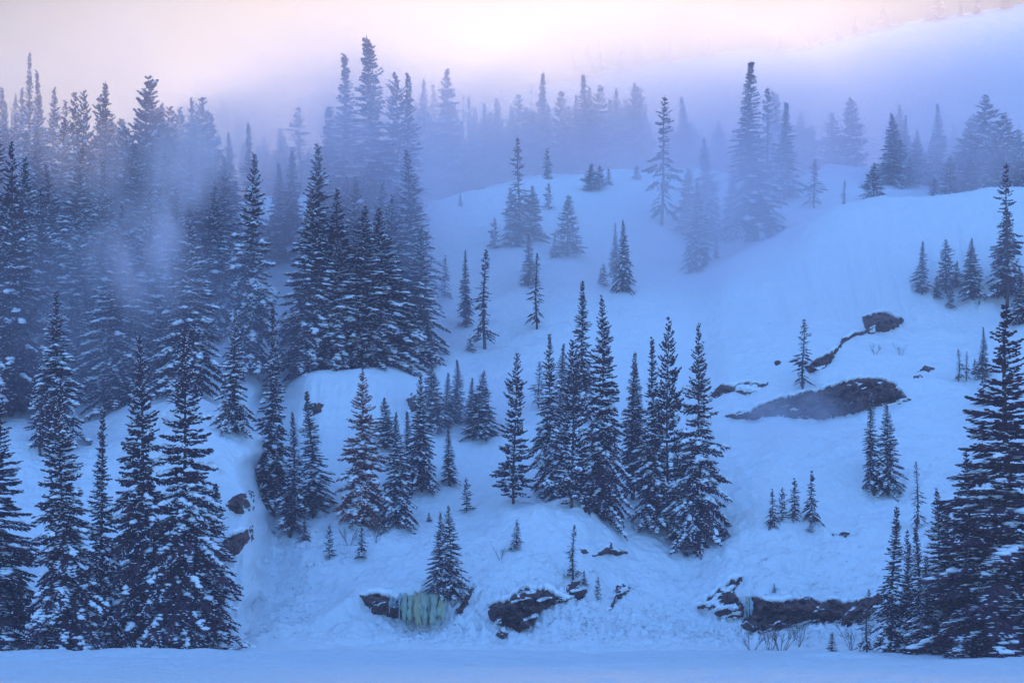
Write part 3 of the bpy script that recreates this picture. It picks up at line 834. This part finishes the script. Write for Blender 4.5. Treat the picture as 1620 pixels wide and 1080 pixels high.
def shrub(seed, H=2.2, n=7):
    r = np.random.default_rng(seed); g = Geo()
    def grow(p, d, L, rad, lev):
        s = np.linspace(0, 1, 5)[:, None]
        bend = r.uniform(-0.25, 0.25, 3)
        pts = p+d*L*s+bend*L*s**2
        g.add(*tube_np(pts, rad*(1-0.7*s[:, 0]), 3))
        if lev < 3:
            for k in range(r.integers(3, 6)):
                q = r.uniform(0.3, 1.0); pq = p+d*L*q+bend*L*q**2
                dd = d+r.uniform(-0.75, 0.75, 3); dd[2] += 0.2; dd /= np.linalg.norm(dd)
                grow(pq, dd, L*r.uniform(0.35, 0.6), rad*0.55, lev+1)
    for k in range(n):
        a = r.random()*6.28; d = np.array([math.cos(a)*0.5, math.sin(a)*0.5, 1.0]); d /= np.linalg.norm(d)
        grow(np.array([math.cos(a)*0.15, math.sin(a)*0.15, -0.1]), d, H*r.uniform(0.5, 0.75), 0.022, 1)
    return g.mesh('bare_shrub', M_twig)
SHRUB = [shrub(s) for s in (1, 2, 3)]

KINDS = {'spire': ('spire_fir', 'narrow spire fir'), 'fir': ('fir_tree', 'snowy fir'), 'dark': ('fir_tree', 'dark full fir'),
         'broad': ('fir_tree', 'broad snow-laden fir'), 'rusty': ('fir_tree', 'rusty brown broad fir'), 'pine': ('pine_tree', 'bushy pine'),
         'sparse': ('fir_tree', 'thin see-through fir'), 'snag': ('dead_tree', 'bare dead tree'), 'small': ('young_fir', 'little fir')}
ORD = ['', 'leftmost', 'second from left', 'third from left', 'fourth from left', 'fifth from left', 'sixth from left', 'seventh from left', 'eighth from left',
       'ninth from left', 'tenth from left'] + [w+' from left' for w in ('eleventh', 'twelfth', 'thirteenth', 'fourteenth', 'fifteenth', 'sixteenth', 'seventeenth',
       'eighteenth', 'nineteenth', 'twentieth', 'twenty-first', 'twenty-second', 'twenty-third', 'twenty-fourth', 'twenty-fifth', 'twenty-sixth', 'twenty-seventh',
       'twenty-eighth', 'twenty-ninth', 'thirtieth')]
cnt = {}
def plant(px, pyb, pyt, w, kind, label, group=None, d=None, bvh=None):
    """px, base row, top row, crown width in photo pixels (None: the kind's own); d: distance when the foot is hidden"""
    if d is None:
        h, _ = hit(px, pyb)
        d = h.y; base = h
    elif bvh is not None:
        r = bvh.ray_cast(Vector(((px-CX)*d/F, d, 400)), Vector((0, 0, -1))); base = r[0] or P(px, pyb, d)
    else:
        base = drop((px-CX)*d/F, d)
    H = P(px, pyt, d).z-base.z
    if H < 0.3: print('low tree', px, pyt, H); H = 0.5
    i = cnt.get(kind, 0); cnt[kind] = i+1
    pr = PROTO[kind][i % len(PROTO[kind])]
    name, _ = KINDS[kind]
    s = H/pr[0]
    sw = s if w is None else (w*0.5*(1.22 if kind != 'small' else 1.0)*d/F)/pr[1]
    sw = min(max(sw, s*0.55), s*1.9)
    e = empty(name, base, label, 'tree', group)
    e.scale = (sw, sw, s)
    tilt = 0.015 if random.random() < 0.7 else 0.045
    e.rotation_euler = (random.uniform(-tilt, tilt), random.uniform(-tilt, tilt), random.uniform(0, 6.28))
    obj('trunk', pr[2], e); obj('branches' if kind == 'snag' else 'crown', pr[3], e)
    if pr[4] is not None: obj('snow_load', pr[4], e, kind='stuff')
    return e

def row(place, group, items, hazy='', wf=1.15):
    """items sorted by px get an ordinal label within their place"""
    items = sorted(items, key=lambda t: t[0])
    if 'main crest' in place: items = [it[:5]+(it[5]+9,) for it in items]
    for k, it in enumerate(items):
        px, pyb, pyt, w, kind = it[:5]
        d = it[5] if len(it) > 5 else None
        plant(px, pyb, pyt, w*wf, kind, f'{hazy}{KINDS[kind][1]}, {ORD[k+1]} {place}', group, d)

# --- shoreline, left
plant(-12, 1010, 640, 190, 'dark', 'dark fir cut off by the left edge of the photo at the shore', d=128)
plant(103, 1036, 604, 125, 'fir', 'tall fir with bare forked foot, leftmost whole tree on the shore')
plant(80, 1028, 640, 80, 'sparse', 'thin fir tucked behind the leftmost tall shore fir', d=126.5)
plant(157, 1029, 643, 66, 'spire', 'slim fir with see-through crown between the tall shore firs')
plant(228, 1028, 533, 140, 'dark', 'tallest dark fir of the left shore group')
plant(284, 1029, 527, 140, 'fir', 'tall fir carrying big snow pads, right of the tallest shore fir')
plant(334, 1020, 770, 104, 'fir', 'shorter fir at the right end of the left shore group')
# --- shoreline, right
plant(1597, 1045, 487, 300, 'dark', 'huge dark fir filling the lower right corner', d=120)
plant(1532, 1044, 716, 150, 'dark', 'dark fir against the left flank of the huge corner fir', d=122)
plant(1484, 1043, 774, 86, 'fir', 'medium dark fir second in height left of the huge corner fir')
plant(1500, 1043, 800, 60, 'spire', 'narrow fir squeezed between the two medium dark shore firs', d=124)
plant(1412, 1042, 803, 62, 'spire', 'slim snowy fir at the left end of the right shore group')
plant(1432, 1041, 860, 46, 'spire', 'short slim fir right of the leftmost right-shore fir')
plant(1453, 1042, 834, 54, 'spire', 'slim fir in the middle of the right shore group')
plant(1437, 1030, 838, 44, 'sparse', 'hazy thin fir behind the slim right-shore firs', d=131)
plant(1470, 1042, 880, 60, 'spire', 'low fir at the foot of the medium dark shore fir', d=121)
plant(1560, 1046, 780, 190, 'dark', 'low dark fir at the foot of the huge corner fir', d=119)
plant(1316, 1033, 1000, 26, 'small', 'tiny stunted fir on the lake edge among leafless shrubs')
plant(1371, 1037, 932, 30, 'sparse', 'thin curved young fir with scant branches before the long cliff')
# --- lower left slope
G = 'firs in the row above the lower left slope'
plant(372, 684, 492, 60, 'fir', 'fir standing on top of the rounded mound', G)
plant(431, 812, 484, 62, 'spire', 'tall slender fir in the gully right of the rounded mound', G)
plant(462, 846, 652, 44, 'spire', 'slim pointed fir left of its taller twin on the lower left slope', G)
plant(497, 815, 621, 60, 'spire', 'pointed fir with thin tip just left of the rusty fir', G)
plant(573, 826, 585, 96, 'rusty', 'broad rusty brown fir with heavy snow in front of the snow shelf', G)
plant(628, 832, 652, 56, 'fir', 'snow-laden fir touching the right side of the rusty fir', G)
plant(666, 775, 592, 56, 'fir', 'fir at the right end of the snow shelf', G)
plant(610, 790, 630, 46, 'fir', 'hazier fir half hidden between rusty fir and snow-laden fir', G, d=165)
plant(645, 800, 652, 44, 'spire', 'slim fir between the snow-laden fir and the shelf-end fir', G, d=160)
plant(482, 853, 822, 24, 'small', 'tiny fir at the foot of the lower left row, nearest the gully')
plant(521, 884, 830, 22, 'small', 'lone little dark fir on open snow below the lower left row')
plant(572, 881, 832, 28, 'small', 'little fir wrapped in bare twigs below the rusty fir')
plant(679, 824, 810, 14, 'small', 'tiny round bush fir left of the twin firs')
plant(711, 768, 676, 28, 'spire', 'narrow lone fir right of the snow shelf')
plant(738, 810, 757, 26, 'small', 'leaning little fir above the twin firs')
plant(697, 948, 811, 48, 'fir', 'left one of the twin firs beside the icefall')
plant(713, 944, 800, 54, 'fir', 'right one of the twin firs beside the icefall')
# --- hazy firs behind the shelf end
row('right of the snow shelf', 'hazy firs right of the snow shelf',
    [(684, 680, 572, 46, 'fir'), (707, 672, 590, 34, 'spire'), (722, 668, 570, 36, 'spire'), (747, 688, 598, 30, 'spire'), (762, 693, 586, 50, 'fir')], 'hazy ')
# --- centre stand
G = 'central stand of firs on the bench'
plant(813, 796, 561, 54, 'pine', 'loose-crowned fir apart at the left of the central stand', G)
plant(868, 778, 533, 62, 'fir', 'leftmost fir of the tight central stand', G)
plant(906, 803, 541, 70, 'pine', 'bushy dark tree with visible trunk in the central stand', G)
plant(951, 820, 467, 84, 'fir', 'tallest pointed fir of the central stand', G)
plant(884, 792, 600, 52, 'fir', 'lower fir between the leftmost and the bushy tree of the central stand', G, d=156)
plant(923, 740, 446, 50, 'spire', 'hazier spire rising behind the tallest central fir', G, d=172)
plant(891, 720, 545, 40, 'spire', 'faint hazy fir behind the central stand, left of the bushy tree', G, d=172)
plant(853, 712, 572, 40, 'sparse', 'faint thin hazy tree at the left rear of the central stand', G, d=173)
plant(1000, 790, 558, 50, 'spire', 'slim fir in the gap between the two halves of the central stand', G)
plant(1008, 760, 580, 36, 'spire', 'hazier slim fir just behind the gap fir', G, d=170)
plant(1034, 838, 537, 62, 'spire', 'dark narrow fir left of the bushy round-topped pine', G)
plant(1056, 846, 508, 66, 'pine', 'tall bushy pine with rounded top in the right half of the central stand', G)
plant(1102, 872, 514, 108, 'broad', 'broad snow-laden fir at the right end of the central stand', G)
plant(1075, 870, 690, 60, 'dark', 'low dark fir filling the foot of the right half of the central stand', G, d=152.5)
plant(817, 868, 823, 26, 'small', 'lone tiny fir on the smooth snow above the reddish boulder')
plant(906, 918, 830, 30, 'sparse', 'thin branchy fir above the reddish boulder')
plant(924, 925, 902, 14, 'small', 'tiny fir tuft right of the thin branchy fir')
plant(946, 948, 912, 16, 'small', 'tiny upright fir left of the icy little rock')
plant(1085, 880, 850, 20, 'small', 'tiny fir at the foot of the broad right-end fir')
# --- right slopes
plant(1271, 618, 505, 44, 'sparse', 'crooked lone fir between the two rock bands')
plant(1381, 782, 617, 34, 'spire', 'slim hazy fir, left of the pair below the big cliff band')
plant(1405, 783, 637, 50, 'fir', 'wider hazy fir, right of the pair below the big cliff band')
plant(1451, 838, 730, 26, 'sparse', 'faint thin fir on the lower right slope, alone right of the pair')
row('in the small clump above the lower right face', 'small clump of firs on the lower right slope',
    [(1222, 832, 774, 20, 'small'), (1237, 824, 772, 22, 'small'), (1257, 824, 757, 28, 'small'), (1284, 824, 746, 28, 'small')])
plant(1283, 842, 822, 16, 'small', 'dangling fir tuft below the small right clump')
plant(1225, 936, 922, 20, 'small', 'low dark tuft above the long cliff')
row('on the upper right shoulder', 'firs on the upper right shoulder',
    [(1458, 465, 382, 28, 'spire'), (1482, 470, 437, 20, 'small'), (1496, 462, 380, 30, 'pine'), (1504, 488, 440, 22, 'small'), (1514, 455, 413, 20, 'small'),
     (1538, 472, 377, 38, 'fir')])
plant(1592, 487, 259, 62, 'sparse', 'tall dark fir near the right edge above the huge corner fir')
plant(1590, 470, 330, 60, 'fir', 'fuller fir in front of the tall one near the right edge')
plant(1614, 512, 421, 40, 'fir', 'snowy fir clipped by the right edge of the photo')
row('beside the huge corner fir', 'tiny firs on the slope beside the huge corner fir',
    [(1517, 603, 552, 16, 'sparse'), (1529, 603, 556, 12, 'sparse'), (1542, 592, 568, 12, 'small'), (1555, 598, 518, 18, 'spire'), (1556, 640, 594, 24, 'small')])
plant(1549, 482, 474, 12, 'small', 'tiny tuft under the shoulder firs')
# --- hill face
G = 'scattered firs on the open hill face'
for it in [
    (728, 326, 307, 9, 'small', 'tiniest fir just below the left part of the crest'),
    (782, 393, 345, 26, 'small', 'small fir left of the dark pair high on the hill face'),
    (704, 470, 405, 24, 'small', 'small cone-shaped fir left of the two thin hillside firs'),
    (737, 518, 396, 24, 'spire', 'very slim fir, left of the two thin hillside firs'),
    (766, 552, 396, 44, 'sparse', 'thin open fir, right of the two thin hillside firs'),
    (744, 556, 530, 26, 'small', 'low tuft at the foot of the thin open hillside fir'),
    (820, 388, 219, 50, 'sparse', 'tall dark-topped fir high on the hill face'),
    (812, 388, 300, 42, 'fir', 'lower fir hugging the left side of the tall dark-topped fir'),
    (842, 380, 294, 46, 'fir', 'dense fir hugging the right side of the tall dark-topped fir'),
    (868, 331, 290, 22, 'small', 'small cone fir close below the crest right of the dark pair'),
    (866, 284, 236, 26, 'small', 'hazy small fir right on the crest'),
    (898, 406, 311, 44, 'pine', 'lone bushy pine in the middle of the hill face'),
    (878, 406, 368, 20, 'small', 'little fir leaning on the lone bushy pine'),
    (836, 452, 372, 28, 'spire', 'upper one of the two staggered firs below the dark pair'),
    (849, 520, 401, 28, 'sparse', 'lower one of the two staggered firs below the dark pair'),
    (973, 440, 353, 20, 'spire', 'slimmer left fir of the snowy pair on the hill face'),
    (986, 461, 348, 34, 'fir', 'right fir of the snowy pair on the hill face'),
    (956, 453, 418, 18, 'small', 'little fir beside the snowy pair'),
    (950, 446, 426, 10, 'small', 'tiniest fir left of the snowy pair'),
    (935, 302, 260, 34, 'pine', 'low bushy pine clump near the crest'),
    (948, 300, 262, 28, 'pine', 'hazy low pine behind the bushy clump near the crest'),
    (963, 292, 266, 16, 'small', 'tiny hazy fir right of the bushy clump near the crest'),
    (1008, 284, 262, 26, 'small', 'tiny open fir on the crest left of the tall bare-trunked fir'),
    (1046, 356, 153, 62, 'sparse', 'tall fir with long bare trunk right of the crest'),
    (1089, 378, 268, 46, 'pine', 'bushy low tree right of the tall bare-trunked fir'),
    (1117, 372, 221, 54, 'fir', 'hazy fir left of the giant spire'),
    (1105, 425, 286, 44, 'fir', 'frosted fir standing lowest left of the giant spire'),
    (1133, 409, 374, 18, 'small', 'little hazy fir below the giant spire'),
    (1158, 378, 262, 42, 'fir', 'frosted fir leaning on the giant spire from the left'),
    (1191, 382, 100, 82, 'spire', 'giant spire, tallest tree right of the crest'),
    (1212, 368, 140, 60, 'sparse', 'hazy tree close behind the right side of the giant spire')]:
    plant(*it[:5], it[5], G, d=(it[6] if len(it) > 6 else None))
plant(677, 582, 490, 34, 'spire', 'hazy fir at the right foot of the big middle clump')
# --- left forest, front to back
row('in the front of the left forest', 'front trees of the left forest',
    [(18, 655, 230, 110, 'dark', 168), (92, 690, 466, 70, 'fir', 160), (64, 722, 610, 40, 'sparse', 157), (138, 634, 440, 50, 'spire', 174), (190, 655, 330, 90, 'fir', 170),
     (240, 640, 300, 80, 'fir', 172), (300, 628, 330, 80, 'fir', 166), (276, 640, 400, 70, 'dark', 168), (342, 526, 290, 66, 'fir', 186), (-30, 660, 200, 110, 'fir', 170),
     (396, 650, 250, 70, 'fir', 178), (60, 600, 300, 80, 'fir', 176)], wf=1.3)
row('in the middle of the left forest', 'middle trees of the left forest',
    [(-20, 0, 160, 80, 'fir', 190), (40, 0, 250, 80, 'fir', 188), (75, 0, 260, 80, 'dark', 190), (110, 0, 230, 80, 'fir', 188), (150, 0, 240, 80, 'fir', 192),
     (175, 0, 260, 70, 'fir', 186), (215, 0, 230, 80, 'fir', 194), (262, 0, 240, 80, 'fir', 190), (322, 0, 240, 76, 'fir', 196), (350, 0, 250, 60, 'fir', 198),
     (28, 0, 330, 80, 'fir', 180), (125, 0, 330, 80, 'fir', 182), (225, 0, 360, 80, 'fir', 180), (-5, 0, 360, 90, 'dark', 176),
     (95, 0, 190, 70, 'fir', 198), (200, 0, 205, 70, 'pine', 199), (300, 0, 205, 64, 'fir', 199), (285, 0, 300, 70, 'fir', 184), (160, 0, 300, 70, 'fir', 184), (60, 0, 205, 60, 'fir', 197)], wf=1.35)
row('along the left skyline', 'tree tops along the left skyline',
    [(0, 0, 137, 40, 'spire', 205), (14, 0, 161, 40, 'fir', 206), (25, 0, 151, 44, 'fir', 212), (37, 0, 143, 46, 'fir', 208), (46, 0, 88, 34, 'spire', 204),
     (58, 0, 117, 44, 'spire', 203), (66, 0, 148, 50, 'fir', 208), (83, 0, 141, 52, 'fir', 204), (101, 0, 161, 40, 'sparse', 212), (117, 0, 151, 50, 'pine', 206),
     (134, 0, 148, 50, 'pine', 205), (154, 0, 132, 54, 'spire', 204), (161, 0, 154, 50, 'pine', 208), (176, 0, 183, 50, 'pine', 212), (190, 0, 191, 52, 'pine', 208),
     (231, 0, 128, 80, 'pine', 205), (243, 0, 136, 60, 'pine', 207), (255, 0, 164, 60, 'fir', 209), (270, 0, 172, 60, 'pine', 206), (283, 0, 174, 50, 'pine', 212),
     (301, 0, 156, 60, 'fir', 207), (323, 0, 158, 66, 'pine', 204), (346, 0, 187, 60, 'fir', 206), (360, 0, 211, 40, 'fir', 208)], 'hazy ', wf=1.3)
# --- gap and the big middle clump
row('in the gap between the two woods', 'firs in the gap between the two woods',
    [(398, 470, 198, 44, 'spire', 205), (441, 406, 260, 44, 'spire'), (461, 411, 238, 46, 'spire')])
row('seen far through the gap', 'faint trees beyond the gap',
    [(385, 0, 227, 40, 'pine', 262), (408, 0, 232, 36, 'pine', 265), (422, 0, 217, 44, 'fir', 262), (448, 0, 204, 56, 'fir', 255), (474, 0, 170, 70, 'sparse', 250),
     (432, 0, 235, 36, 'fir', 268), (490, 0, 235, 50, 'pine', 262), (470, 400, 330, 40, 'fir', 228)], 'faint ')
row('in front of the middle clump', 'front firs of the middle clump',
    [(482, 592, 300, 76, 'fir', 176), (503, 590, 233, 84, 'fir', 182), (540, 590, 300, 100, 'dark', 178), (575, 590, 330, 90, 'fir', 177.5), (606, 590, 330, 90, 'fir', 179),
     (528, 0, 380, 80, 'fir', 176.5), (622, 590, 310, 80, 'fir', 183), (650, 590, 240, 80, 'fir', 186), (664, 595, 360, 60, 'fir', 182), (590, 0, 420, 76, 'dark', 177.2), (517, 0, 290, 70, 'fir', 186),
     (560, 0, 285, 70, 'fir', 188), (596, 0, 290, 70, 'fir', 187), (630, 0, 300, 70, 'fir', 189)], wf=1.35)
row('of those crowning the middle clump', 'tall trees crowning the middle clump',
    [(536, 0, 88, 76, 'spire', 200), (556, 0, 143, 26, 'snag', 204), (587, 0, 62, 86, 'spire', 198), (594, 0, 74, 60, 'sparse', 203), (523, 0, 170, 66, 'spire', 206),
     (629, 0, 121, 64, 'pine', 208), (650, 0, 119, 50, 'spire', 204), (510, 0, 230, 60, 'fir', 200), (565, 0, 240, 80, 'fir', 198), (610, 0, 230, 80, 'fir', 202),
     (640, 0, 260, 70, 'fir', 200), (548, 0, 280, 70, 'fir', 194)], 'hazy ', wf=1.35)
# --- ridge
row('behind the main crest', 'misty trees behind the main crest',
    [(671, 0, 126, 50, 'fir', 252), (685, 0, 132, 40, 'sparse', 256), (706, 0, 113, 70, 'fir', 250), (733, 0, 148, 34, 'snag', 252), (742, 0, 154, 36, 'sparse', 258),
     (766, 0, 164, 50, 'fir', 258), (789, 0, 156, 54, 'fir', 262), (821, 0, 151, 56, 'pine', 264), (840, 0, 135, 22, 'snag', 266), (857, 0, 117, 48, 'spire', 268),
     (887, 0, 147, 48, 'pine', 270), (923, 0, 120, 52, 'spire', 272), (935, 0, 139, 44, 'fir', 276), (950, 0, 139, 52, 'pine', 274), (978, 0, 141, 44, 'fir', 274),
     (996, 0, 131, 54, 'fir', 278), (1009, 0, 139, 50, 'pine', 276), (690, 0, 200, 50, 'fir', 250), (725, 0, 200, 50, 'fir', 252), (755, 0, 215, 50, 'fir', 256),
     (805, 0, 210, 54, 'pine', 264), (905, 0, 205, 50, 'fir', 274), (965, 0, 205, 50, 'pine', 276), (872, 0, 215, 50, 'fir', 270), (1025, 0, 200, 50, 'fir', 280)], 'misty ')
row('in the second rank behind the crest', 'second rank of misty trees behind the crest',
    [(700, 0, 150, 50, 'fir', 270), (718, 0, 165, 44, 'pine', 274), (752, 0, 172, 50, 'fir', 272), (778, 0, 178, 44, 'spire', 276), (808, 0, 168, 50, 'fir', 280),
     (833, 0, 172, 44, 'pine', 282), (845, 0, 178, 48, 'fir', 276), (868, 0, 165, 44, 'fir', 286), (900, 0, 170, 50, 'pine', 286), (914, 0, 150, 44, 'fir', 288),
     (942, 0, 165, 46, 'fir', 290), (965, 0, 158, 46, 'spire', 288), (988, 0, 160, 46, 'pine', 290), (1018, 0, 165, 46, 'fir', 292), (1055, 0, 178, 46, 'fir', 290),
     (648, 0, 165, 50, 'fir', 262), (662, 0, 175, 44, 'pine', 266)], 'misty ')
row('in the saddle right of the crest', 'misty trees in the saddle',
    [(1085, 0, 153, 54, 'spire', 268), (1101, 0, 192, 46, 'fir', 272), (1136, 0, 192, 50, 'fir', 266), (1224, 0, 147, 50, 'pine', 262), (1242, 0, 163, 46, 'spire', 240),
     (1268, 0, 178, 46, 'fir', 280), (1284, 0, 200, 40, 'pine', 284), (1288, 328, 253, 34, 'sparse', 236), (1318, 0, 180, 44, 'pine', 276), (1345, 0, 157, 46, 'pine', 272),
     (1336, 332, 286, 24, 'sparse', 236), (1382, 0, 260, 38, 'pine', 240), (1065, 0, 200, 44, 'fir', 272)], 'misty ')
row('behind the right shoulder', 'blue misty trees behind the right shoulder',
    [(1413, 0, 179, 46, 'fir', 250), (1422, 0, 167, 40, 'fir', 275), (1433, 0, 183, 40, 'spire', 262), (1453, 0, 205, 34, 'fir', 256), (1483, 0, 165, 36, 'spire', 256),
     (1475, 0, 212, 40, 'fir', 262), (1510, 0, 197, 34, 'spire', 282), (1537, 0, 187, 60, 'pine', 250), (1558, 0, 153, 74, 'pine', 246), (1590, 0, 183, 70, 'pine', 236),
     (1612, 0, 207, 60, 'pine', 232), (1570, 0, 240, 70, 'pine', 230), (1535, 0, 250, 60, 'pine', 232), (1503, 306, 248, 50, 'pine', 222), (1478, 306, 281, 36, 'small', 220),
     (1400, 0, 240, 40, 'fir', 256), (1440, 0, 250, 44, 'fir', 250), (1640, 0, 190, 70, 'pine', 238)], 'misty ')
# --- on the mountain
items = [(905, 82, 24), (930, 70, 26), (948, 62, 22), (985, 60, 22), (1010, 66, 26), (1060, 62, 20), (1120, 60, 24), (1235, 50, 18), (1352, 24, 18), (1372, 26, 14), (1398, 10, 34), (1425, 26, 14),
         (1468, 2, 22), (1484, -8, 26), (1520, -4, 18), (1545, -14, 24), (1590, -22, 30), (1300, 48, 16), (1280, 52, 18), (1325, 40, 14)]
for k, (px, pt, w) in enumerate(sorted(items)):
    plant(px, 0, pt, w, 'pine' if w > 24 else 'spire', f'faint tree, {ORD[k+1]} on the skyline of the far mountain', 'faint trees on the far mountain', d=429, bvh=BV2)

# bare shrubs
def put_shrub(k, px, pyb, hpx, label):
    h, _ = hit(px, pyb)
    o = obj('bare_shrub', SHRUB[k % 3])
    if h is None: return
    o.location = h; s = hpx*h.y/F/1.9
    o.scale = (s, s, s); o.rotation_euler = (0, 0, random.uniform(0, 6.28))
    tag(o, label, 'shrub', 'leafless shrubs')
for k, a in enumerate([(1190, 1030, 40, 'leafless shrub under the left end of the long cliff'), (1218, 1028, 44, 'leafless shrub with many upright stems before the long cliff'),
        (1236, 1030, 62, 'tallest leafless shrub, its stem crossing the long cliff'), (1262, 1022, 40, 'leafless shrub with forked stems left of the stunted fir'),
        (1352, 1032, 52, 'leafless shrub right of the stunted fir on the lake edge'), (553, 862, 34, 'leafless shrub left of the rusty fir foot'),
        (595, 856, 36, 'leafless shrub at the right foot of the rusty fir'), (792, 884, 26, 'small leafless shrub on the smooth snow left of the boulder'),
        (1010, 842, 28, 'small leafless shrub between the halves of the central stand'), (1385, 560, 18, 'leafless twigs below the dark rock wedge'),
        (1425, 562, 20, 'spread leafless twigs right of the curving rock strip'), (1540, 1040, 60, 'leafless shrub before the dark corner firs'),
        (1510, 1040, 44, 'smaller leafless shrub before the dark corner firs')]):
    put_shrub(k, *a)
print('TRIS', sum(len(m.polygons) for m in bpy.data.meshes), 'OBJ', len(bpy.data.objects))
